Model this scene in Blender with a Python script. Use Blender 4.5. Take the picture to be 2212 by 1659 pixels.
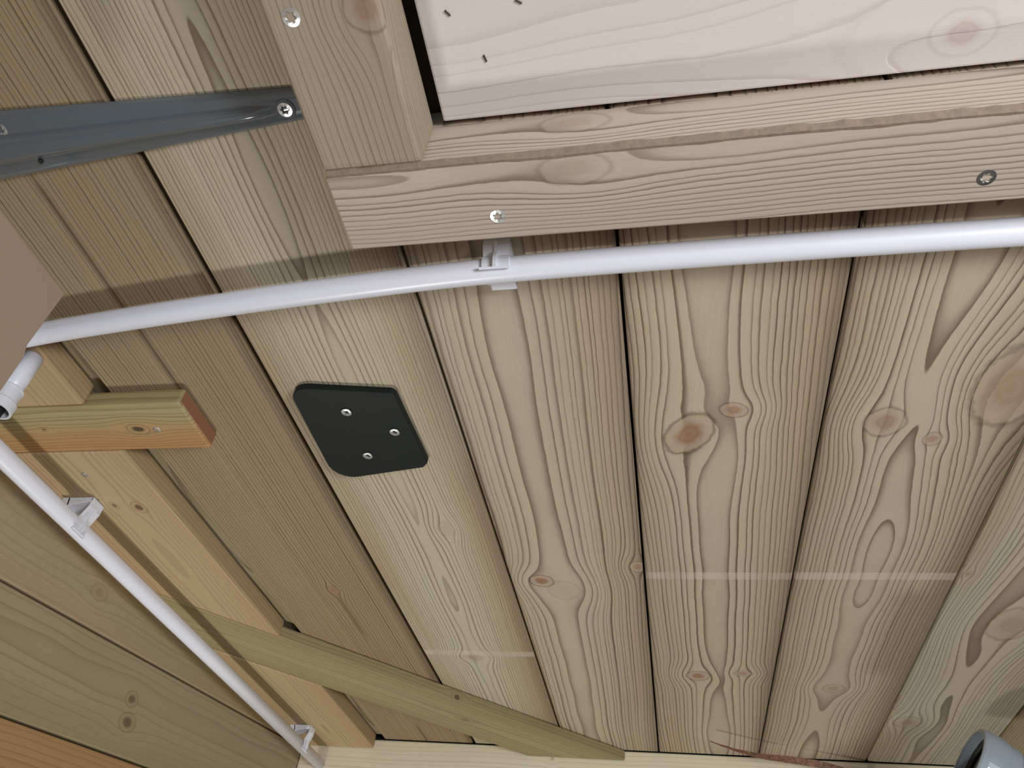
import bpy, bmesh, math, random
from mathutils import Vector, Matrix
for o in list(bpy.data.objects): bpy.data.objects.remove(o)
S = bpy.context.scene
COL = S.collection
OZ = 1.706                     # eye height; the plank ceiling hangs CE above the eye
CE = 0.394
# ------------------------------------------------------------------ camera
cam = bpy.data.cameras.new('camera'); camo = bpy.data.objects.new('camera', cam); COL.objects.link(camo)
cam.sensor_width = 36.0; cam.sensor_fit = 'HORIZONTAL'; cam.lens = 36.0 * 1687.76 / 2212.0
cam.clip_start = 0.01
RM = ((0.98202079, 0.16233975, 0.0963378), (-0.03994496, 0.6774828, -0.73445316), (-0.18449815, 0.71740007, 0.67178685))
rx, dn, fw = (Vector(r) for r in RM)
camo.matrix_world = Matrix(((rx.x, -dn.x, -fw.x, 0), (rx.y, -dn.y, -fw.y, 0), (rx.z, -dn.z, -fw.z, OZ), (0, 0, 0, 1)))
S.camera = camo
# ------------------------------------------------------------------ light
w = bpy.data.worlds.new('daylight'); S.world = w; w.use_nodes = True
w.node_tree.nodes['Background'].inputs[0].default_value = (0.80, 0.88, 1.0, 1)
w.node_tree.nodes['Background'].inputs[1].default_value = 0.70

def area(name, loc, target, sx, sy, power, colour, shape='RECTANGLE'):
    l = bpy.data.lights.new(name, 'AREA'); l.shape = shape; l.size = sx; l.size_y = sy; l.energy = power; l.color = colour
    o = bpy.data.objects.new(name, l); COL.objects.link(o)
    o.location = (loc[0], loc[1], loc[2] + OZ)
    d = Vector(target) - Vector(loc)
    o.rotation_euler = d.to_track_quat('-Z', 'Y').to_euler()
    return o
area('low_lamp_light', (-0.50, 0.86, -0.62), (-0.15, 0.45, 0.39), 0.16, 0.16, 5.0, (1.0, 0.985, 0.95), 'DISK')
area('added_fill_light', (0.85, -0.42, -0.18), (-0.10, 0.40, 0.32), 0.40, 0.30, 15.0, (0.93, 0.95, 1.0))  # soft fill added inside the room at right
S.view_settings.view_transform = 'Standard'; S.view_settings.look = 'None'
S.view_settings.gamma = 1.0; S.view_settings.use_curve_mapping = False
S.view_settings.exposure = 0.0

# ------------------------------------------------------------------ node maths
class N:
    def __init__(s, nt, k): s.nt = nt; s.k = k
    def op(s, o, *a):
        n = s.nt.nodes.new('ShaderNodeMath'); n.operation = o
        for i, v in enumerate((s,) + a):
            if isinstance(v, N): s.nt.links.new(v.k, n.inputs[i])
            else: n.inputs[i].default_value = float(v)
        return N(s.nt, n.outputs[0])
    def __add__(s, b): return s.op('ADD', b)
    def __sub__(s, b): return s.op('SUBTRACT', b)
    def __mul__(s, b): return s.op('MULTIPLY', b)
    def __truediv__(s, b): return s.op('DIVIDE', b)
    __radd__ = __add__; __rmul__ = __mul__
    def __rsub__(s, b): return s.op('MULTIPLY', -1.0) + b
    def exp(s): return s.op('EXPONENT')
    def sqrt(s): return s.op('SQRT')
    def fract(s): return s.op('FRACT')
    def floor(s): return s.op('FLOOR')
    def sin(s): return s.op('SINE')
    def abs(s): return s.op('ABSOLUTE')
    def clamp(s): return s.op('MINIMUM', 1.0).op('MAXIMUM', 0.0)
    def step(s, a, b):
        n = s.nt.nodes.new('ShaderNodeMapRange'); n.interpolation_type = 'SMOOTHSTEP'
        s.nt.links.new(s.k, n.inputs[0]); n.inputs[1].default_value = a; n.inputs[2].default_value = b
        n.inputs[3].default_value = 0; n.inputs[4].default_value = 1
        return N(s.nt, n.outputs[0])

def xyz(nt, x, y, z=0.0):
    n = nt.nodes.new('ShaderNodeCombineXYZ')
    for i, v in enumerate((x, y, z)):
        if isinstance(v, N): nt.links.new(v.k, n.inputs[i])
        else: n.inputs[i].default_value = v
    return n.outputs[0]
def noise(nt, vec, scale=1.0, detail=2.0, rough=0.5):
    n = nt.nodes.new('ShaderNodeTexNoise'); n.inputs['Scale'].default_value = scale
    n.inputs['Detail'].default_value = detail; n.inputs['Roughness'].default_value = rough
    nt.links.new(vec, n.inputs['Vector']); return N(nt, n.outputs[0])
def mix(nt, f, a, b, mode='MIX'):
    n = nt.nodes.new('ShaderNodeMix'); n.data_type = 'RGBA'; n.blend_type = mode
    if isinstance(f, N): nt.links.new(f.k, n.inputs[0])
    else: n.inputs[0].default_value = f
    for v, i in ((a, 6), (b, 7)):
        if isinstance(v, tuple): n.inputs[i].default_value = (v[0], v[1], v[2], 1)
        else: nt.links.new(v, n.inputs[i])
    return n.outputs[2]
def srgb(r, g, b):
    return tuple((c / 255 / 12.92) if c / 255 <= 0.04045 else ((c / 255 + 0.055) / 1.055) ** 2.4 for c in (r, g, b))
def newmat(name):
    m = bpy.data.materials.new(name); m.use_nodes = True
    nt = m.node_tree; return m, nt, nt.nodes['Principled BSDF']
def plain(name, col, rough=0.5, metal=0.0, coat=0.0, grain=0.0, scale=60.0, bump=0.0):
    m, nt, b = newmat(name)
    b.inputs['Roughness'].default_value = rough; b.inputs['Metallic'].default_value = metal
    b.inputs['Coat Weight'].default_value = coat; b.inputs['Coat Roughness'].default_value = 0.12
    tc = nt.nodes.new('ShaderNodeTexCoord')
    nz = noise(nt, tc.outputs['Object'], scale, 4.0, 0.6)
    c = mix(nt, (nz - 0.5) * 2 * grain + 0.5 if grain else 0.5, tuple(v * (1 - grain * 0.5) for v in col), tuple(min(1, v * (1 + grain * 0.5)) for v in col))
    nt.links.new(c, b.inputs['Base Color'])
    if bump:
        bn = nt.nodes.new('ShaderNodeBump'); bn.inputs['Strength'].default_value = bump; bn.inputs['Distance'].default_value = 0.0006
        nt.links.new(nz.k, bn.inputs['Height']); nt.links.new(bn.outputs[0], b.inputs['Normal'])
    return m

def wood(name, light=(190, 168, 138), dark=(112, 90, 68), edge=(158, 132, 102), cool=(176, 170, 140), spacing=0.0028, uc=0.0, drift=0.0, d0=0.03,
         damp=0.006, wander=0.006, line=0.9, seed=0.0, knots=(), half=0.07, fibre=0.14, rough=0.62, coolamt=0.5, edgeamt=0.6, streaks=(), wave=0.0012, vs=1.0, bands=(), knotc=(140, 98, 74)):
    """Sawn softwood. UV is in metres: U across the board, V along its grain. knots: (u, v, radius, stretch, redness)."""
    m, nt, b = newmat(name)
    uv = nt.nodes.new('ShaderNodeUVMap'); sp = nt.nodes.new('ShaderNodeSeparateXYZ'); nt.links.new(uv.outputs[0], sp.inputs[0])
    U = N(nt, sp.outputs[0]); V = N(nt, sp.outputs[1])
    u = U
    disc = None; halo = None; pale = None; kn = noise(nt, xyz(nt, U * 130, V * 130, seed), 1.0, 2.0)
    for kt in knots:
        (ku, kv, r, st, red) = kt[:5]; tl = kt[5] if len(kt) > 5 else 0.0
        du = U - ku; dv = V - kv
        g = ((du / (r * 2.6)).op('POWER', 2.0) + (dv / (r * st * 3.0)).op('POWER', 2.0)).op('MULTIPLY', -1.0).exp()
        u = u - du * g * 0.93
        if tl:
            du, dv = du * math.cos(tl) - dv * math.sin(tl), du * math.sin(tl) + dv * math.cos(tl)
        rho = ((du / r).op('POWER', 2.0) + (dv / (r * st)).op('POWER', 2.0)).sqrt() + (kn - 0.5) * 0.35
        dd = (1.0 - rho.step(0.40, 1.0)) * red
        ring = (rho * 16.0).sin() * 0.5 + 0.5
        dd = dd * (ring * 0.25 + 0.75)
        disc = dd if disc is None else disc.op('MAXIMUM', dd)
        hh = (rho.step(1.18, 1.32) - rho.step(1.34, 1.55)) * min(1.0, red + 0.25)
        pp = (1.0 - rho.step(1.15, 1.35)) * min(1.0, red + 0.35)
        pale = pp if pale is None else pale.op('MAXIMUM', pp)
        halo = hh if halo is None else halo.op('MAXIMUM', hh)
    nw = noise(nt, xyz(nt, V * (4.0 * vs), seed * 3.1 + 7.7, seed), 1.0, 1.0)
    nd = noise(nt, xyz(nt, V * (5.5 * vs), seed * 1.7 + 3.3, seed + 5), 1.0, 1.0)
    nf = noise(nt, xyz(nt, U * 45, V * 9 * vs, seed + 2), 1.0, 2.0)
    nj = noise(nt, xyz(nt, U * 170, V * 95 * vs, seed + 31), 1.0, 2.0)
    x = u - uc - V * drift + (nw - 0.5) * (wander * 2) + (nf - 0.5) * (wave * 2) + (nj - 0.5) * 0.0009
    d = (nd - 0.5) * (damp * 2) + d0
    phi = (x * x + d * d).sqrt()
    ns = noise(nt, xyz(nt, phi * 160, seed + 11, 0.0), 1.0, 2.0)
    t = phi / spacing + ns * 1.6
    fr = t.fract()
    rid = noise(nt, xyz(nt, t.floor() * 7.31, seed + 4, V * 2.0), 1.0, 0.0)
    ln = (fr.step(0.58, 0.94).op('POWER', 1.5) * 0.84 + fr.step(0.2, 0.9) * 0.16) * (1.0 - fr.step(0.955, 1.0))
    ln = ln * (rid.step(0.25, 0.65) * 0.45 + 0.55)
    fine = noise(nt, xyz(nt, U * 1500, V * 38 * vs, seed), 1.0, 3.0, 0.65)
    broad = noise(nt, xyz(nt, U * 22, V * 2.2 * vs, seed + 9), 1.0, 2.0)
    ax = x.abs()
    e = ax.step(half * 0.25, half) * edgeamt
    e = (e + (broad - 0.5) * 0.5).clamp()
    c = mix(nt, e, srgb(*light), srgb(*edge))
    cl = noise(nt, xyz(nt, U * 17, V * 2.6 * vs, seed + 21), 1.0, 2.0).step(0.45, 0.7) * coolamt
    c = mix(nt, cl, c, srgb(*cool))
    c = mix(nt, (ln * line).clamp(), c, srgb(*dark))
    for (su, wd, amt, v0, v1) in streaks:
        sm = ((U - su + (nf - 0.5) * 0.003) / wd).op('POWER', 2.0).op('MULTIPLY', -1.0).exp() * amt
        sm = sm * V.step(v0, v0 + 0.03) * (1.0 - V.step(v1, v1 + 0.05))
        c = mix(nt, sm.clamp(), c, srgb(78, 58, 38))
    for (vb, wd, u0, u1, amt) in bands:          # pale marks across the boards
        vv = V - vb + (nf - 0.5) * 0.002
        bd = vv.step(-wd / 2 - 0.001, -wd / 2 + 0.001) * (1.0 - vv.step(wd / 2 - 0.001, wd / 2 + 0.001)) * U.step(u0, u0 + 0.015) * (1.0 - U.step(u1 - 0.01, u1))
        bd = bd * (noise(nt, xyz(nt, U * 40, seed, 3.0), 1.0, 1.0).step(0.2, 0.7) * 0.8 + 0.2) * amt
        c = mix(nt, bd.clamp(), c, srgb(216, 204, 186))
    if disc is not None:
        c = mix(nt, (pale * 0.75).clamp(), c, srgb(*[int(a * 0.5 + b_ * 0.5) for a, b_ in zip(light, edge)]))
        c = mix(nt, (halo * 0.55).clamp(), c, srgb(int(dark[0]), int(dark[1]), int(dark[2])))
        c = mix(nt, disc.clamp(), c, srgb(*knotc))
    k = nt.nodes.new('ShaderNodeHueSaturation')
    nt.links.new(c, k.inputs['Color']); nt.links.new(((fine - 0.5) * (fibre * 2) + 1.0).k, k.inputs['Value'])
    nt.links.new(k.outputs[0], b.inputs['Base Color'])
    b.inputs['Roughness'].default_value = rough; b.inputs['Specular IOR Level'].default_value = 0.3
    bn = nt.nodes.new('ShaderNodeBump'); bn.inputs['Strength'].default_value = 0.35; bn.inputs['Distance'].default_value = 0.0008
    nt.links.new((ln * -0.6 + fine * 0.25).k, bn.inputs['Height']); nt.links.new(bn.outputs[0], b.inputs['Normal'])
    return m

# ------------------------------------------------------------------ mesh helpers
def setp(o, label=None, cat=None, group=None, kind=None):
    if label: o['label'] = label
    if cat: o['category'] = cat
    if group: o['group'] = group
    if kind: o['kind'] = kind
    return o
def link(name, bm, mats, parent=None, org=None, smooth=False):
    """bm holds points in eye-relative metres; org is the origin of the new object."""
    bmesh.ops.recalc_face_normals(bm, faces=bm.faces[:])
    me = bpy.data.meshes.new(name)
    if parent is not None: base = Vector(parent['base'])
    else: base = Vector(org) if org is not None else Vector((0, 0, 0))
    bmesh.ops.translate(bm, verts=bm.verts[:], vec=-base)
    bm.to_mesh(me); bm.free()
    for mm in (mats if isinstance(mats, (list, tuple)) else [mats]): me.materials.append(mm)
    for p in me.polygons: p.use_smooth = smooth
    o = bpy.data.objects.new(name, me); COL.objects.link(o)
    if parent is not None: o.parent = parent
    else: o.location = base + Vector((0, 0, OZ))
    o['base'] = tuple(base)
    return o
def thing(name, org, label, cat, group=None):
    o = bpy.data.objects.new(name, None); COL.objects.link(o); o.empty_display_size = 0.02
    o.location = (org[0], org[1], org[2] + OZ); o['base'] = tuple(org)
    return setp(o, label, cat, group)
def uvs(bm, fr, ang=0.0, off=(0.0, 0.0), c0=0.0):
    """fr: (origin, e1, e2, e3): grain runs at angle ang in the e1,e2 plane."""
    o, e1, e2, e3 = fr
    lay = bm.loops.layers.uv.verify()
    ca, sa = math.cos(ang), math.sin(ang)
    g = e1 * ca + e2 * sa; p = (e2 * ca - e1 * sa) * (-1.0 if abs(ang) > 1.2 else 1.0)   # U = x on boards running along y
    for f in bm.faces:
        ends = abs(f.normal.dot(g)) > 0.8
        flat = abs(f.normal.dot(e3)) > 0.6
        for l in f.loops:
            q = l.vert.co - o
            v = q.dot(g); u = q.dot(p)
            if ends: v = (q.dot(e3) - c0) * 2
            elif not flat: u = u + (q.dot(e3) - c0) * (-1.0 if f.normal.dot(p) < 0 else 1.0)
            l[lay].uv = (u + off[0], v + off[1])
FC = (Vector((0, 0, 0)), Vector((1, 0, 0)), Vector((0, 1, 0)), Vector((0, 0, 1)))
FWL = (Vector((0, 0, 0)), Vector((0, 1, 0)), Vector((0, 0, 1)), Vector((1, 0, 0)))
FWB = (Vector((0, 0, 0)), Vector((1, 0, 0)), Vector((0, 0, 1)), Vector((0, 1, 0)))
def prism(poly, c0, c1, fr=FC, ang=0.0, bevel=0.0015, off=(0, 0), seg=2, jag=None):
    o, e1, e2, e3 = fr
    bm = bmesh.new()
    lo = [bm.verts.new(o + e1 * a + e2 * b_ + e3 * c0) for a, b_ in poly]
    hi = [bm.verts.new(o + e1 * a + e2 * b_ + e3 * c1) for a, b_ in poly]
    bm.faces.new(lo); bm.faces.new(hi[::-1]); n = len(poly)
    for i in range(n): bm.faces.new((lo[i], lo[(i + 1) % n], hi[(i + 1) % n], hi[i]))
    bmesh.ops.recalc_face_normals(bm, faces=bm.faces[:])
    if bevel: bmesh.ops.bevel(bm, geom=bm.edges[:], offset=bevel, segments=seg, affect='EDGES', profile=0.6)
    bm.normal_update(); bmesh.ops.recalc_face_normals(bm, faces=bm.faces[:]); bm.normal_update()
    uvs(bm, fr, ang, off, c0)
    return bm
def rect(a0, a1, b0, b1): return [(a0, b0), (a1, b0), (a1, b1), (a0, b1)]
def catmull(pts, n=8):
    P = [Vector(p) for p in pts]; P = [2 * P[0] - P[1]] + P + [2 * P[-1] - P[-2]]; out = []
    for i in range(1, len(P) - 2):
        for k in range(n):
            t = k / n; a, b_, c, d = P[i - 1:i + 3]
            out.append(0.5 * (2 * b_ + (c - a) * t + (2 * a - 5 * b_ + 4 * c - d) * t * t + (3 * b_ - a - 3 * c + d) * t ** 3))
    out.append(P[-2]); return out
def tube(pts, rad, seg=24, hollow=0.0, bm=None, up=Vector((0.13, 0.21, 0.97))):
    """rad: number or list; hollow: inner radius of an open tube"""
    bm = bm or bmesh.new(); P = [Vector(p) for p in pts]; n = len(P)
    R = rad if isinstance(rad, (list, tuple)) else [rad] * n
    def rings(Rs):
        out = []
        for i, p in enumerate(P):
            t = (P[min(i + 1, n - 1)] - P[max(i - 1, 0)]).normalized()
            a = t.cross(up); a = a.normalized() if a.length > 1e-4 else Vector((1, 0, 0)); b_ = t.cross(a)
            out.append([bm.verts.new(p + (a * math.cos(2 * math.pi * k / seg) + b_ * math.sin(2 * math.pi * k / seg)) * Rs[i]) for k in range(seg)])
        return out
    O = rings(R)
    def skin(A):
        for i in range(len(A) - 1):
            for k in range(seg): bm.faces.new((A[i][k], A[i][(k + 1) % seg], A[i + 1][(k + 1) % seg], A[i + 1][k]))
    skin(O)
    if hollow:
        I = rings([r - hollow for r in R]); skin([list(reversed(x)) for x in I])
        for A, B in ((O[0], I[0]), (O[-1], I[-1])):
            for k in range(seg): bm.faces.new((A[k], A[(k + 1) % seg], B[(k + 1) % seg], B[k]))
    else:
        bm.faces.new(O[0][::-1]); bm.faces.new(O[-1])
    return bm
def ribbon(profile, width_axis, w0, w1, thick):
    """sweep a 2-D polyline (list of Vector) along width_axis between w0 and w1, thickened by thick"""
    bm = bmesh.new(); n = len(profile); ax = width_axis.normalized(); L, Rr = [], []
    for i, p in enumerate(profile):
        t = (profile[min(i + 1, n - 1)] - profile[max(i - 1, 0)]).normalized(); nn = t.cross(ax)
        L.append(p + nn * thick / 2); Rr.append(p - nn * thick / 2)
    loop = L + Rr[::-1]
    A = [bm.verts.new(p + ax * w0) for p in loop]; B = [bm.verts.new(p + ax * w1) for p in loop]; m = len(loop)
    for i in range(m): bm.faces.new((A[i], A[(i + 1) % m], B[(i + 1) % m], B[i]))
    for X in (A, B):
        for i in range(n - 1): bm.faces.new((X[i], X[i + 1], X[m - 2 - i], X[m - 1 - i]))
    return bm

zinc = plain('zinc_plated_steel', (0.58, 0.58, 0.56), 0.34, 0.8, 0, 0.2, 900)
dirty = plain('dull_steel', (0.42, 0.41, 0.39), 0.45, 1.0, 0, 0.4, 900)
def screw(parent, x, y, z, r=0.0043, rot=0.3, mat=None, tilt=0.0):
    """countersunk star-drive screw head seen from below; face at height z"""
    bm = bmesh.new(); n = 36
    def ring(fn, zz): return [bm.verts.new((x + fn(k) * math.cos(2 * math.pi * k / n + rot), y + fn(k) * math.sin(2 * math.pi * k / n + rot), z + zz)) for k in range(n)]
    star = lambda s: (lambda k: r * s * (0.52 + 0.085 * math.cos(6 * 2 * math.pi * k / n)))
    A = [ring(lambda k: r * 0.55, 0.0028), ring(lambda k: r, 0.0004), ring(lambda k: r * 0.97, 0.0), ring(star(1.06), -0.0002), ring(star(0.96), 0.0), ring(star(0.80), 0.0016)]
    for i in range(len(A) - 1):
        for k in range(n): bm.faces.new((A[i][k], A[i][(k + 1) % n], A[i + 1][(k + 1) % n], A[i + 1][k]))
    bm.faces.new(A[-1]); bm.faces.new(A[0][::-1])
    if tilt: bmesh.ops.rotate(bm, verts=bm.verts[:], cent=(x, y, z), matrix=Matrix.Rotation(tilt, 3, 'X'))
    return link('screw', bm, mat or zinc, parent)

# ------------------------------------------------------------------ materials
black_void = plain('dark_roof_felt', (0.012, 0.012, 0.011), 0.9)
white_pvc = plain('white_plastic', (0.78, 0.79, 0.86), 0.33, 0, 0, 0.03, 30)
clip_pvc = plain('pale_grey_plastic', (0.72, 0.73, 0.78), 0.30, 0, 0, 0.03, 30)
grey_paint = plain('grey_enamel', (0.112, 0.130, 0.142), 0.14, 0.0, 0.6, 0.05, 200)
black_pla = plain('black_plastic', (0.006, 0.010, 0.008), 0.5, 0, 0, 0.1, 400)
brown_board = plain('brown_hardboard', srgb(146, 124, 103), 0.75, 0, 0, 0.10, 160, 0.15)
grey_pipe = plain('grey_drain_plastic', (0.30, 0.35, 0.39), 0.28, 0, 0.2, 0.06, 60)
black_rubber = plain('black_rubber', (0.01, 0.01, 0.01), 0.5)
bark = plain('brown_bark', srgb(138, 120, 103), 0.85, 0, 0, 0.6, 300, 0.6)

# ------------------------------------------------------------------ ceiling
deck = link('ceiling', prism(rect(-0.75, 1.35, -0.95, 1.30), CE + 0.022, CE + 0.040, bevel=0), plain('roof_underlay', srgb(88, 74, 58), 0.9))
setp(deck, 'sloping boarded ceiling of wide grooved timber planks', 'ceiling', kind='structure')
EDGE = [-0.443, -0.2986, -0.159, -0.0217, 0.1194, 0.264, 0.4045, 0.545]
def kk(x0, x1, ks):
    return [(x, y, r, s, red) for (x, y, r, s, red) in ks]
PW = dict(light=(190, 172, 148), dark=(82, 63, 46), edge=(162, 139, 112))
planks = [
    # x0, x1, y0, material
    (-0.443, -0.2986, -0.90, wood('plank_wood_brown', (158, 138, 109), (82, 62, 42), (142, 115, 82), (154, 140, 114), 0.0034, uc=-0.62, d0=0.01, damp=0.002, wander=0.002, line=0.85, seed=1.3,
        knots=[(-0.3627, 0.7425, 0.005, 1.3, 0.5)], half=0.30, coolamt=0.3, edgeamt=0.3, wave=0.0006, streaks=[(-0.379, 0.0022, 0.75, 0.20, 0.42), (-0.374, 0.002, 0.75, 1.14, 1.23), (-0.303, 0.006, 0.5, -1, 1.3), (-0.362, 0.003, 0.45, 0.74, 0.83)])),
    (-0.2986, -0.159, -0.90, wood('plank_wood_greenish', (190, 178, 152), (104, 84, 62), (168, 144, 115), (186, 180, 156), 0.0027, uc=-0.232, d0=0.02, damp=0.004, wander=0.004, line=0.75, seed=2.4,
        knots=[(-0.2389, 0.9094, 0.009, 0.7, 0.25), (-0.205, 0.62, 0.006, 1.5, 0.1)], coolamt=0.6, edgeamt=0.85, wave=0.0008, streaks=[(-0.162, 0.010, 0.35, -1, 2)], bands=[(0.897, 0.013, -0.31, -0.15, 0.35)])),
    (-0.159, -0.0217, 0.209, wood('plank_wood_swirled', PW['light'], PW['dark'], PW['edge'], (178, 172, 150), 0.0036, uc=-0.100, drift=-0.012, d0=0.038, damp=0.003, wander=0.005, line=0.85, seed=3.7,
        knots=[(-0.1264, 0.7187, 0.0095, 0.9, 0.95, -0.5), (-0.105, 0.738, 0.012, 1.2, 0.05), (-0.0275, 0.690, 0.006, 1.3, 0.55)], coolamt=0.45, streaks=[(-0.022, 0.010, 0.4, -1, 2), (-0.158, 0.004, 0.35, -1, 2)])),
    (-0.0217, 0.1194, 0.209, wood('plank_wood_knotty', PW['light'], PW['dark'], PW['edge'], (178, 170, 150), 0.0036, uc=0.022, drift=0.035, d0=0.0385, damp=0.0045, wander=0.003, line=0.9, seed=44.3,
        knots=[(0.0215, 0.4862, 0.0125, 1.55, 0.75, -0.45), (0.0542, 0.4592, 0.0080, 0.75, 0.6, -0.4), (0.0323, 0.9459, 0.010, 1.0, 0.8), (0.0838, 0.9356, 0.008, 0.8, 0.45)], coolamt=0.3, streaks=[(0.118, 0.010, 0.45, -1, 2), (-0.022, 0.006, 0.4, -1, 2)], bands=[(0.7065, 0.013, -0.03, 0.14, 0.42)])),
    (0.1194, 0.264, 0.209, wood('plank_wood_wavy', PW['light'], PW['dark'], (160, 138, 112), (178, 172, 150), 0.0034, uc=0.193, drift=-0.008, d0=0.036, damp=0.007, wander=0.006, line=0.88, seed=5.9,
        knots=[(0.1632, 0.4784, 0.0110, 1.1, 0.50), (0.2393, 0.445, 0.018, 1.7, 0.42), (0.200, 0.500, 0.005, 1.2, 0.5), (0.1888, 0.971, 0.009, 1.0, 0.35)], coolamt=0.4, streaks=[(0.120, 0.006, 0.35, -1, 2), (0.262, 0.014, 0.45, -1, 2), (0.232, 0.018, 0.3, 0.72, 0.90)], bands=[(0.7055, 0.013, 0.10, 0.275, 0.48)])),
    (0.264, 0.4045, 0.209, wood('plank_wood_grey_knot', (186, 172, 148), (84, 68, 50), (158, 140, 112), (178, 176, 160), 0.0036, uc=0.330, drift=-0.01, d0=0.030, damp=0.005, wander=0.007, line=0.75, seed=6.6,
        knots=[(0.2888, 1.0693, 0.012, 1.1, 0.3), (0.2714, 0.7006, 0.003, 1.2, 0.6), (0.335, 0.80, 0.016, 1.6, 0.3)], coolamt=0.6)),
    (0.4045, 0.545, 0.209, wood('plank_wood_right', (170, 150, 120), (100, 80, 60), (146, 122, 92), (160, 150, 120), 0.003, uc=0.47, d0=0.03, seed=7.2, knots=[(0.45, 0.9, 0.01, 1.2, 0.5)])),
]
for i, (x0, x1, y0, m) in enumerate(planks):
    gl = 0.0012 if i else 0.0
    gr = 0.0010
    if i == 0: gr = 0.0030
    link('plank', prism(rect(x0 + gl, x1 - gr, y0, 1.2215), CE, CE + 0.018, FC, math.pi / 2, 0.0012, seg=1), m, deck)
link('plank', prism(rect(-0.60, -0.4455, -0.90, 1.2215), CE + 0.007, CE + 0.021, FC, math.pi / 2, 0.001, seg=1),
     wood('plank_wood_recessed', (150, 134, 104), (92, 76, 54), (130, 110, 80), spacing=0.004, uc=-0.45, seed=8.1, line=0.6), deck)

# ------------------------------------------------------------------ walls and floor
XL = -0.578; YB = 1.222
wl = link('wall_left', prism(rect(-0.95, 1.30, -OZ, CE + 0.02), XL - 0.045, XL - 0.020, FWL, bevel=0), black_void)
setp(wl, 'timber board wall on the left beneath the ceiling', 'wall', kind='structure')
sl = 0.122
zA = lambda y: 0.293 + (y - 0.539) * sl
def wall_board(za, zb, mat):
    y0, y1 = -0.95, YB + 0.06
    if za is None: poly = [(y0, zA(y0) + zb), (y1, zA(y1) + zb), (y1, CE + 0.02), (y0, CE + 0.02)]
    else: poly = [(y0, zA(y0) + za), (y1, zA(y1) + za), (y1, zA(y1) + zb), (y0, zA(y0) + zb)]
    link('board', prism(poly, XL - 0.019, XL, FWL, math.atan(sl), 0.0022), mat, wl)
yw = dict(light=(164, 151, 121), dark=(122, 104, 76), edge=(150, 132, 100), cool=(152, 144, 112), knotc=(96, 76, 54))
wall_board(None, 0.0008, wood('wall_board_wood_upper', (176, 158, 128), (134, 112, 84), (162, 140, 109), (162, 149, 119), 0.006, uc=0.29, d0=0.03, line=0.35, seed=11.0, knots=[(0.2619, 0.695, 0.006, 1.6, 0.35)], coolamt=0.4))
wall_board(-0.0985, -0.0008, wood('wall_board_wood_knots', **yw, spacing=0.007, uc=0.19, d0=0.02, line=0.4, seed=12.0, knots=[(0.184, 0.805, 0.006, 1.4, 0.8), (0.1615, 0.8105, 0.007, 1.6, 0.9)], coolamt=0.5))
wall_board(-0.1975, -0.1000, wood('wall_board_wood_orange', (174, 139, 97), (134, 99, 62), (164, 128, 84), (162, 139, 101), 0.005, uc=0.08, d0=0.02, line=0.5, seed=13.0, coolamt=0.2))
wall_board(-0.2965, -0.1990, wood('wall_board_wood_low', **yw, spacing=0.006, uc=0.0, d0=0.02, line=0.4, seed=14.0))
wb = link('wall_back', prism(rect(-0.62, 1.35, -OZ, CE + 0.02), YB + 0.020, YB + 0.045, FWB, bevel=0), black_void)
setp(wb, 'pale timber board wall at the far end', 'wall', kind='structure')
pale = wood('pale_wall_wood', (224, 215, 188), (196, 178, 146), (214, 202, 170), (222, 217, 196), 0.006, uc=0.33, d0=0.02, line=0.35, seed=15.0, knots=[(0.378, -0.178, 0.004, 0.8, 0.5)], fibre=0.06)
for k in range(3):
    link('board', prism(rect(XL + 0.001, 1.30, CE - 0.001 - 0.1 * (k + 1) + 0.001, CE - 0.001 - 0.1 * k), YB, YB + 0.018, FWB, 0.0, 0.002), pale, wb)
fl = link('floor', prism(rect(-0.75, 1.35, -0.95, 1.30), -OZ - 0.02, -OZ, FC, 0, 0), wood('floor_wood', (170, 146, 112), (120, 96, 70), seed=16.0, spacing=0.006, line=0.4))
setp(fl, 'plain timber floor far below the ceiling', 'floor', kind='structure')
wr = link('wall_right', prism(rect(-0.95, 1.30, -OZ, CE + 0.02), 1.30, 1.32, FWL, bevel=0), wood('right_wall_wood', (176, 152, 118), (120, 96, 70), seed=17.0, spacing=0.006, line=0.4))
setp(wr, 'plain timber wall on the right outside the view', 'wall', kind='structure')

# ------------------------------------------------------------------ corner boards, cross batten and diagonal brace under the ceiling
TB = CE - 0.015
cb_m = wood('corner_board_wood', (182, 158, 122), (132, 104, 74), (170, 142, 106), (166, 150, 118), 0.0045, uc=-0.51, d0=0.02, line=0.45, seed=21.0,
            knots=[(-0.4905, 0.5552, 0.0056, 1.2, 0.95), (-0.5146, 0.5516, 0.0030, 1.6, 0.8)], coolamt=0.2, half=0.06, knotc=(84, 62, 44))
XB = -0.458
def brace_u(x): return x + 1.2915
def brace_l(x): return x + 1.4345
def chamf(poly, name, label, mat=cb_m):
    o = link(name, prism(poly, TB, CE + 0.0065, FC, math.pi / 2, 0.003, seg=2), mat, None, (sum(p[0] for p in poly) / len(poly), sum(p[1] for p in poly) / len(poly), TB))
    return setp(o, label, 'board')
X0 = XL + 0.0005
chamf(rect(X0, XB, -0.55, 0.4095), 'corner_board', 'reddish corner board running up behind the brown sheet to the short cross batten')
chamf([(X0, 0.4690), (XB, 0.4690), (XB, brace_u(XB) - 0.0006), (X0, brace_u(X0) - 0.0006)], 'corner_board', 'orange-brown corner board with dark knots between cross batten and diagonal brace')
chamf([(X0, brace_l(X0) + 0.0006), (XB, brace_l(XB) + 0.0006), (XB, YB - 0.0005), (X0, YB - 0.0005)], 'corner_board', 'short orange corner board between diagonal brace and pale far wall')
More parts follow.
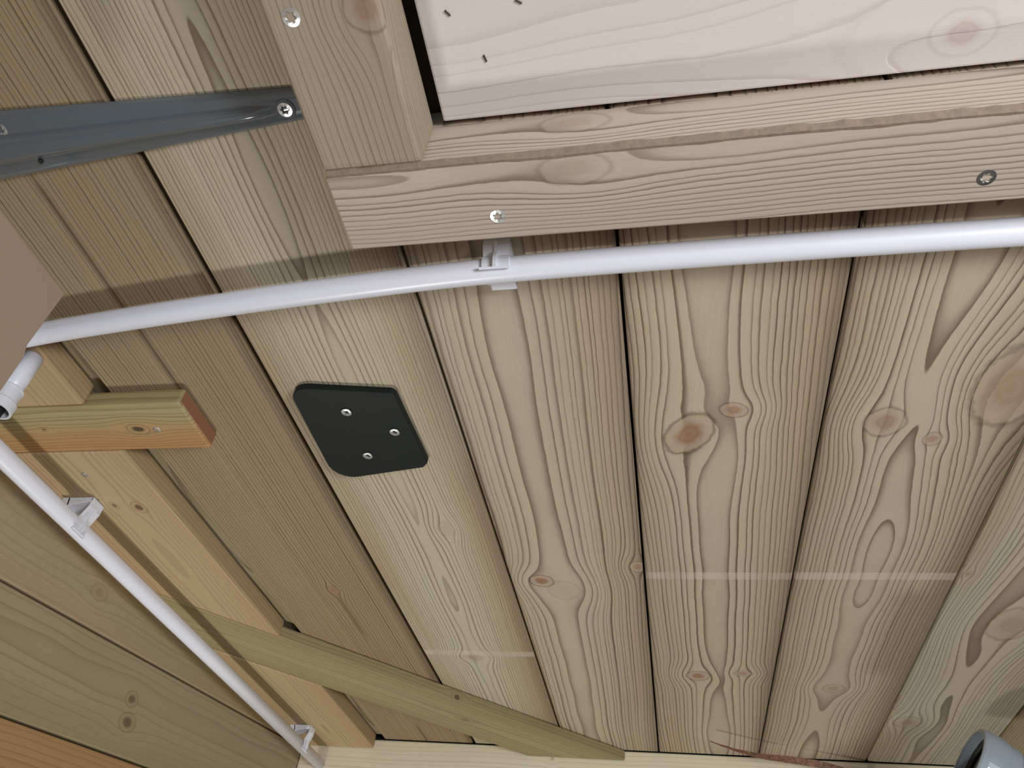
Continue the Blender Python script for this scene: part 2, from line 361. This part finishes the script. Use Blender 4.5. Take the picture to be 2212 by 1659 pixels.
cbm = wood('cross_batten_wood', (168, 154, 112), (112, 82, 52), (176, 134, 86), (162, 152, 112), 0.0042, uc=0.410, d0=0.012, line=0.55, seed=22.0, knots=[(0.4411, -0.4269, 0.0050, 1.5, 1.0), (0.4377, -0.5143, 0.002, 1.2, 0.8)], half=0.045, coolamt=0.2, edgeamt=0.95, knotc=(58, 44, 34))
cross = thing('cross_batten', (-0.475, 0.44, TB), 'short horizontal yellow-brown batten with dark knot and reddish sawn end', 'batten')
link('batten', prism(rect(X0, -0.3733, 0.4100, 0.4685), TB, CE - 0.0002, FC, 0.0, 0.0022), cbm, cross)
bm = prism(rect(-0.3738, -0.3728, 0.4118, 0.4665), TB + 0.0022, CE - 0.002, FC, 0.0, 0.0003)
setp(link('sawn_end', bm, plain('sawn_end_grain', srgb(136, 92, 66), 0.8, 0, 0, 0.4, 500, 0.4), cross), 'reddish sawn end of the batten')
screw(cross, -0.4102, 0.4425, TB - 0.0002, 0.0035, 0.2, dirty)
screw(bpy.data.objects['corner_board.001'], -0.5154, 0.5018, TB - 0.0002, 0.0034, 0.2, dirty)
brm = wood('brace_wood', (160, 146, 108), (106, 90, 60), (142, 124, 86), (150, 142, 106), 0.0042, uc=0.965, d0=0.02, line=0.65, seed=23.0,
           knots=[(0.9087, 0.5183, 0.0055, 1.1, 0.9), (0.9634, 0.5649, 0.005, 2.2, 0.5)], half=0.06, coolamt=0.6, knotc=(72, 56, 38))
xe = YB - 0.0006 - 1.4345; xu = YB - 0.0006 - 1.2915
br = link('diagonal_brace', prism([(X0, brace_u(X0)), (xu, YB - 0.0006), (xe, YB - 0.0006), (X0, brace_l(X0))], TB, CE - 0.0002, FC, math.pi / 4, 0.0022), brm, None, (-0.35, 0.99, TB))
setp(br, 'long olive-brown diagonal brace board running from corner to the far wall', 'brace')

# ------------------------------------------------------------------ timber frame with the pale board inside
FZ = 0.356
fr_m = wood('frame_wood', (188, 173, 156), (98, 80, 66), (174, 157, 140), (182, 172, 152), 0.0030, uc=0.215, d0=0.012, line=0.75, seed=31.0,
            knots=[(0.2196, -0.0386, 0.007, 2.0, 0.2)], half=0.05, coolamt=0.4, wave=0.0006)
frame = thing('timber_frame', (0.05, 0.2, FZ), 'pinkish timber frame corner of rail and post screwed beneath the planks', 'timber frame')
bm = prism([(0.2085, CE - 0.0003), (0.2605, CE - 0.0003), (0.2605, FZ + 0.0015), (0.2590, FZ), (0.2118, FZ), (0.2085, FZ + 0.0030)], -0.1722, 0.62,
           (Vector((0, 0, 0)), Vector((0, 1, 0)), Vector((0, 0, 1)), Vector((1, 0, 0))), 0, 0)
lay = bm.loops.layers.uv.verify()
for f in bm.faces:
    waney = f.normal.y < -0.3 and f.normal.z < -0.3
    f.material_index = 1 if waney else 0
    for l in f.loops: l[lay].uv = (l.vert.co.y + (CE - l.vert.co.z) * 1.0 if abs(f.normal.z) < 0.5 else l.vert.co.y, l.vert.co.x)
link('rail', bm, [fr_m, bark], frame)
po_m = wood('post_wood', (164, 148, 128), (94, 77, 60), (150, 132, 112), (162, 149, 128), 0.0036, uc=-0.21, d0=0.01, line=0.5, seed=32.0, knots=[(-0.1236, 0.1281, 0.008, 1.0, 0.55)], half=0.12, coolamt=0.3, wave=0.0005, wander=0.003)
link('post', prism(rect(-0.1732, -0.1166, -0.60, 0.2083), FZ + 0.0002, CE - 0.0003, FC, math.pi / 2, 0.0040, seg=3), po_m, frame)
# waney strip along the arris of the rail
random.seed(4); bm = bmesh.new(); pr = None; n = 120
for i in range(n + 1):
    x = -0.1715 + i * 0.79 / n
    wv = 0.5 + 0.5 * math.sin(x * 23) * math.sin(x * 57 + 1); jit = random.uniform(-1, 1)
    a = Vector((x, 0.2078 + 0.0006 * jit, FZ + 0.0022)); b_ = Vector((x, 0.2100 + 0.0008 * wv, FZ - 0.0004)); c_ = Vector((x, 0.2118 + 0.0014 * wv + 0.0004 * random.uniform(-1, 1), FZ + 0.0001))
    cur = [bm.verts.new(p) for p in (a, b_, c_)]
    if pr:
        for k in (0, 1): bm.faces.new((pr[k], pr[k + 1], cur[k + 1], cur[k]))
    pr = cur
setp(link('bark_edge', bm, bark, frame), 'brown torn bark edge along the rail')
screw(frame, -0.1598, 0.1273, FZ, 0.0046, 0.2); screw(frame, -0.0834, 0.2447, FZ - 0.0004, 0.0043, 0.5); screw(frame, 0.1627, 0.2454, FZ - 0.0001, 0.0046, 0.9, dirty)
pn_m = wood('panel_wood', (212, 204, 197), (182, 168, 158), (204, 194, 185), (205, 200, 189), 0.0068, uc=0.150, d0=0.02, damp=0.01, wander=0.010, line=0.38, seed=33.0,
            knots=[(0.1876, 0.1483, 0.0085, 1.3, 0.30), (0.1876, 0.1483, 0.020, 2.0, 0.0)], half=0.08, fibre=0.04, coolamt=0.4, edgeamt=0.4)
panel = thing('infill_board', (0.15, -0.1, 0.392), 'pale pinkish board with faint knot and staples set inside the timber frame', 'board')
link('board', prism(rect(-0.1108, 0.56, -0.55, 0.2050), 0.392, 0.410, FC, 0.0, 0.0012), pn_m, panel)
st_m = plain('rusty_staple', (0.06, 0.045, 0.03), 0.5, 0.6)
for (sx, sy, a) in ((-0.0954, 0.148, 0.9), (-0.0811, 0.1727, 1.3), (-0.0595, 0.147, 0.6)):
    d = Vector((math.cos(a), math.sin(a), 0)) * 0.0016; c0 = Vector((sx, sy, 0.3916))
    link('staple', tube([c0 - d + Vector((0, 0, 0.002)), c0 - d, c0 + d, c0 + d + Vector((0, 0, 0.002))], 0.0005, 8), st_m, panel)

# ------------------------------------------------------------------ grey steel bracket arm
bk = thing('shelf_bracket', (-0.30, 0.19, CE), 'dark grey tapered steel bracket arm screwed flat beside the timber post', 'bracket')
prof = [(0.0, 0.0006), (0.03, 0.0022), (0.08, 0.0036), (0.16, 0.0042), (0.27, 0.0042), (0.33, 0.0046), (0.36, 0.0060), (0.385, 0.0076), (0.43, 0.0086), (0.50, 0.0088), (0.57, 0.0086), (0.615, 0.0076), (0.64, 0.0060), (0.67, 0.0046), (0.73, 0.0040), (0.84, 0.0036), (0.94, 0.0026), (0.98, 0.0016), (1.0, 0.0006)]
bm = bmesh.new(); rows = []; NX = 40
for i in range(NX + 1):
    t = i / NX; x = -0.1765 - 0.285 * t
    yn = 0.1768 - 0.0082 * min(1, t * 1.25); yf = 0.1942 + 0.024 * t
    fade = min(1.0, max(0.0, (t - 0.075) / 0.06)); row = []
    for (s, h) in prof:
        hh = h
        if 0.3 < s < 0.7: hh = 0.0042 + (h - 0.0042) * fade
        sc = 1 + 0.9 * t
        ss = 0.5 + (s - 0.5) * (1.0 if abs(s - 0.5) > 0.22 else (0.75 + 0.5 * t))
        row.append(bm.verts.new((x, yn + (yf - yn) * ss, CE - 0.0002 - hh * sc)))
    row.append(bm.verts.new((x, yf, CE - 0.0001))); row.insert(0, bm.verts.new((x, yn, CE - 0.0001)))
    rows.append(row)
for i in range(NX):
    for k in range(len(rows[0]) - 1): bm.faces.new((rows[i][k], rows[i][k + 1], rows[i + 1][k + 1], rows[i + 1][k]))
for r_ in (rows[0], rows[-1]): bm.faces.new(r_)
for i in range(NX): bm.faces.new((rows[i][0], rows[i + 1][0], rows[i + 1][-1], rows[i][-1]))
link('arm', bm, grey_paint, bk, smooth=True)
bm = tube([(-0.1963, 0.1862, CE - 0.0040), (-0.1963, 0.1862, CE - 0.0054)], [0.0062, 0.0054], 32, 0.0014, up=Vector((1, 0, 0)))
link('screw_boss', bm, grey_paint, bk, smooth=False)
screw(bk, -0.1963, 0.1862, CE - 0.0060, 0.0043, 0.1)
setp(screw(bk, -0.372, 0.1785, CE - 0.0072, 0.0042, 0.4, dirty), 'dull screw near the wide end')
link('screw_hole', tube([(-0.3600, 0.2005, CE - 0.0072), (-0.3600, 0.2005, CE - 0.0066)], 0.0016, 16, up=Vector((1, 0, 0))), black_rubber, bk)

# ------------------------------------------------------------------ black plate
pl = thing('cover_plate', (-0.24, 0.47, CE - 0.006), 'black plastic plate with two rounded corners held by three screws', 'plate')
def rounded(corners):
    out = []; n = len(corners)
    for i, (x, y, r) in enumerate(corners):
        p = Vector((x, y)); a = (Vector(corners[i - 1][:2]) - p).normalized(); b_ = (Vector(corners[(i + 1) % n][:2]) - p).normalized()
        if r == 0: out.append((x, y)); continue
        th = a.angle(b_) / 2; dd = r / math.tan(th); c = p + (a + b_).normalized() * (r / math.sin(th))
        s0 = p + a * dd; s1 = p + b_ * dd; a0 = math.atan2(*(s0 - c).yx); a1 = math.atan2(*(s1 - c).yx)
        da = (a1 - a0 + math.pi) % (2 * math.pi) - math.pi
        for k in range(9): out.append((c.x + r * math.cos(a0 + da * k / 8), c.y + r * math.sin(a0 + da * k / 8)))
    return out
pp = rounded([(-0.2835, 0.4080, 0.014), (-0.1995, 0.4190, 0.005), (-0.1948, 0.5080, 0.003), (-0.2000, 0.5140, 0.003), (-0.2850, 0.5300, 0.019)])
link('plate', prism(pp, CE - 0.006, CE - 0.0001, FC, 0, 0.0005, seg=1), black_pla, pl)
black_pla.node_tree.nodes['Principled BSDF'].inputs['Specular IOR Level'].default_value = 0.22
for (sx, sy, r_) in ((-0.2442, 0.4385, 0.1), (-0.2116, 0.4649, 0.6), (-0.2439, 0.4949, 0.9)): screw(pl, sx, sy, CE - 0.0072, 0.0042, r_)

# ------------------------------------------------------------------ conduits
CZ = 0.378
cpts = [(-0.574, 0.3425, CZ - 0.008), (-0.52, 0.3372, CZ - 0.007), (-0.48, 0.3330, CZ - 0.003), (-0.434, 0.3282, CZ), (-0.3556, 0.3195, CZ), (-0.28, 0.3124, CZ), (-0.2005, 0.3059, CZ), (-0.12, 0.3007, CZ), (-0.045, 0.2985, CZ), (0.05, 0.2975, CZ), (0.1388, 0.2973, CZ), (0.22, 0.2977, CZ), (0.42, 0.2985, CZ), (0.62, 0.2985, CZ)]
c1 = link('conduit', tube(catmull(cpts, 8), 0.0081, 32), white_pvc, None, (0, 0.3, CZ), smooth=True)
setp(c1, 'long white plastic conduit running across the planks under the timber rail', 'conduit')
SX, SY = -0.4665, 0.3535
st = link('conduit_stub', tube([(SX, SY, TB - 0.0003), (SX, SY, TB - 0.02), (SX, SY, TB - 0.040)], 0.0078, 28, 0.0012, up=Vector((1, 0, 0))), white_pvc, None, (SX, SY, TB), smooth=True)
setp(st, 'short white conduit stub with flared mouth hanging below the corner board', 'conduit')
sk = [(SX, SY, TB - dz) for dz in (0.032, 0.0335, 0.035, 0.044, 0.0455, 0.053)]
link('socket', tube(sk, [0.0083, 0.0098, 0.0094, 0.0094, 0.0108, 0.0106], 28, 0.0016, up=Vector((1, 0, 0))), clip_pvc, st, smooth=False)
cb = link('cable', tube(catmull([(SX, SY, TB - 0.036), (SX, SY, TB - 0.070), (SX - 0.006, SY, TB - 0.12), (SX - 0.015, SY, TB - 0.20), (SX - 0.02, SY, TB - 0.35)], 6), 0.0052, 16), black_rubber, None, (SX, SY, TB - 0.04), smooth=True)
setp(cb, 'black cable hanging out of the short flared white stub at left', 'cable')
C2X, C2Z = -0.540, 0.3527
c2 = link('conduit', tube([(C2X, -0.2, C2Z), (C2X, 0.3, C2Z), (C2X, 0.8, C2Z), (C2X, YB - 0.001, C2Z)], 0.0083, 32), white_pvc, None, (C2X, 0.6, C2Z), smooth=True)
setp(c2, 'straight white plastic conduit running along the left wall corner', 'conduit')
def clip(name, c, axis, side, base, label, half=0.0085, grp='white conduit clips'):
    """c: conduit centre, axis: along the conduit, side: unit vector to the open arm's side, base: height of the fixing surface"""
    t = thing(name, tuple(c), label, 'clip', grp)
    c = Vector(c); axis = Vector(axis); sd = Vector(side); up = Vector((0, 0, 1)); R_ = 0.0094
    hb = base - c.z
    A = lambda deg, r=R_: c + sd * (r * math.cos(math.radians(deg))) + up * (r * math.sin(math.radians(deg)))
    # open arm: down from the base plate, hugs the pipe, flares to a lip
    arm = [c + sd * 0.0128 + up * (hb - 0.001), c + sd * 0.0126 + up * (hb * 0.62)] + [A(a) for a in (28, 12, -5, -20, -34)] + [A(-40, 0.0102), A(-42, 0.0118)]
    link('arm', ribbon(arm, axis, -half, half, 0.0013), clip_pvc, t)
    rib = [p + (p - c).normalized() * 0.0020 for p in arm[1:-1]]
    link('rib', ribbon(rib, axis, -0.0010, 0.0010, 0.0030), clip_pvc, t)
    lip = [A(-40, 0.0105), A(-41, 0.0125)]
    link('lip', ribbon(lip, axis, -half - 0.001, half + 0.001, 0.0016), clip_pvc, t)
    arm2 = [c - sd * 0.0128 + up * (hb - 0.001)] + [A(a) for a in (150, 168, 185)]
    link('arm', ribbon(arm2, axis, -half, half, 0.0013), clip_pvc, t)
    bm = bmesh.new(); vs = []
    for a in (-half, half):
        for s_ in (-0.0135, 0.0200):
            for h in (hb - 0.0110 if s_ > 0 else hb - 0.0045, hb - 0.0002): vs.append(bm.verts.new(c + axis * a - sd * s_ + up * h))
    for f in ((0, 1, 3, 2), (4, 6, 7, 5), (0, 2, 6, 4), (1, 5, 7, 3), (0, 4, 5, 1), (2, 3, 7, 6)): bm.faces.new([vs[i] for i in f])
    bmesh.ops.bevel(bm, geom=bm.edges[:], offset=0.0006, segments=1, affect='EDGES')
    link('base', bm, clip_pvc, t)
    return t
clip('conduit_clip', (-0.0955, 0.3003, CZ), (1, 0, 0), (0, -1, 0), CE, 'white clip holding the long conduit just below the rail screw')
clip('conduit_clip', (C2X, 0.545, C2Z), (0, 1, 0), (1, 0, 0), TB, 'white clip on the corner conduit just past the cross batten')
clip('conduit_clip', (C2X, 1.135, C2Z), (0, 1, 0), (1, 0, 0), TB, 'white clip on the corner conduit nearest the pale far wall')

# ------------------------------------------------------------------ brown sheet, grey pipe, bark sliver
bs = link('hardboard_sheet', prism([(-0.50, -OZ + 0.0005), (0.2235, -OZ + 0.0005), (0.2225, 0.10), (0.2245, 0.2), (0.2235, 0.240), (0.2212, 0.246), (0.2212, 0.2832), (-0.50, 0.2832)], -0.306, -0.300, FWL, 0, 0.0006, seg=1), brown_board, None, (-0.303, 0.0, -OZ))
setp(bs, 'tall reddish-brown hardboard sheet standing on edge at the left', 'board')
pd = Vector((0.83, 0.14, -0.47)).normalized(); pc = Vector((0.321, 0.985, 0.319))
gp = thing('drain_pipe', tuple(pc), 'grey plastic drain pipe with open socket end near the far wall', 'pipe')
def along(ts): return [pc + pd * t for t in ts]
link('pipe', tube(along([0.010, 0.06, 0.30, 0.75, 1.1]), 0.0375, 40, 0.003), grey_pipe, gp, smooth=True)
link('socket', tube(along([-0.004, -0.002, 0.004, 0.018, 0.022, 0.024, 0.034, 0.036]), [0.0405, 0.0415, 0.0425, 0.0425, 0.0415, 0.0405, 0.0400, 0.0382], 48, 0.0035), grey_pipe, gp, smooth=False)
link('seal', tube(along([0.006, 0.012]), 0.0385, 40, 0.0045), black_rubber, gp, smooth=True)
random.seed(9); bm = bmesh.new(); pr = None
P0 = Vector((0.0485, 1.118, 0.3772)); P1 = Vector((0.26, 1.2212, 0.372))
for i in range(29):
    t = i / 28; p = P0.lerp(P1, t) + Vector((0, 0.004 * math.sin(t * 5), -0.003 * math.sin(t * 7) + random.uniform(-0.0004, 0.0004)))
    a = 0.4 + t * 2.2; wd = 0.0022 + 0.0030 * t * (1.2 - t) * 2; d = Vector((0.3 * math.cos(a), -math.cos(a), -abs(math.sin(a)) - 0.2)).normalized() * wd
    nn = Vector((0.2, 0.5, 0.8)) * 0.0005
    cur = [bm.verts.new(p - d - nn), bm.verts.new(p + d - nn), bm.verts.new(p + d + nn), bm.verts.new(p - d + nn)]
    if pr:
        for k in range(4): bm.faces.new((pr[k], pr[(k + 1) % 4], cur[(k + 1) % 4], cur[k]))
    else: bm.faces.new(cur)
    pr = cur
bm.faces.new(pr)
sv = link('bark_sliver', bm, plain('rusty_bark', srgb(128, 92, 70), 0.6, 0, 0, 1.2, 260, 0.4), None, tuple(P1))
setp(sv, 'thin rust-brown bark sliver jutting out from the pale far wall', 'bark sliver')
for o in bpy.data.objects:
    if 'base' in o: del o['base']
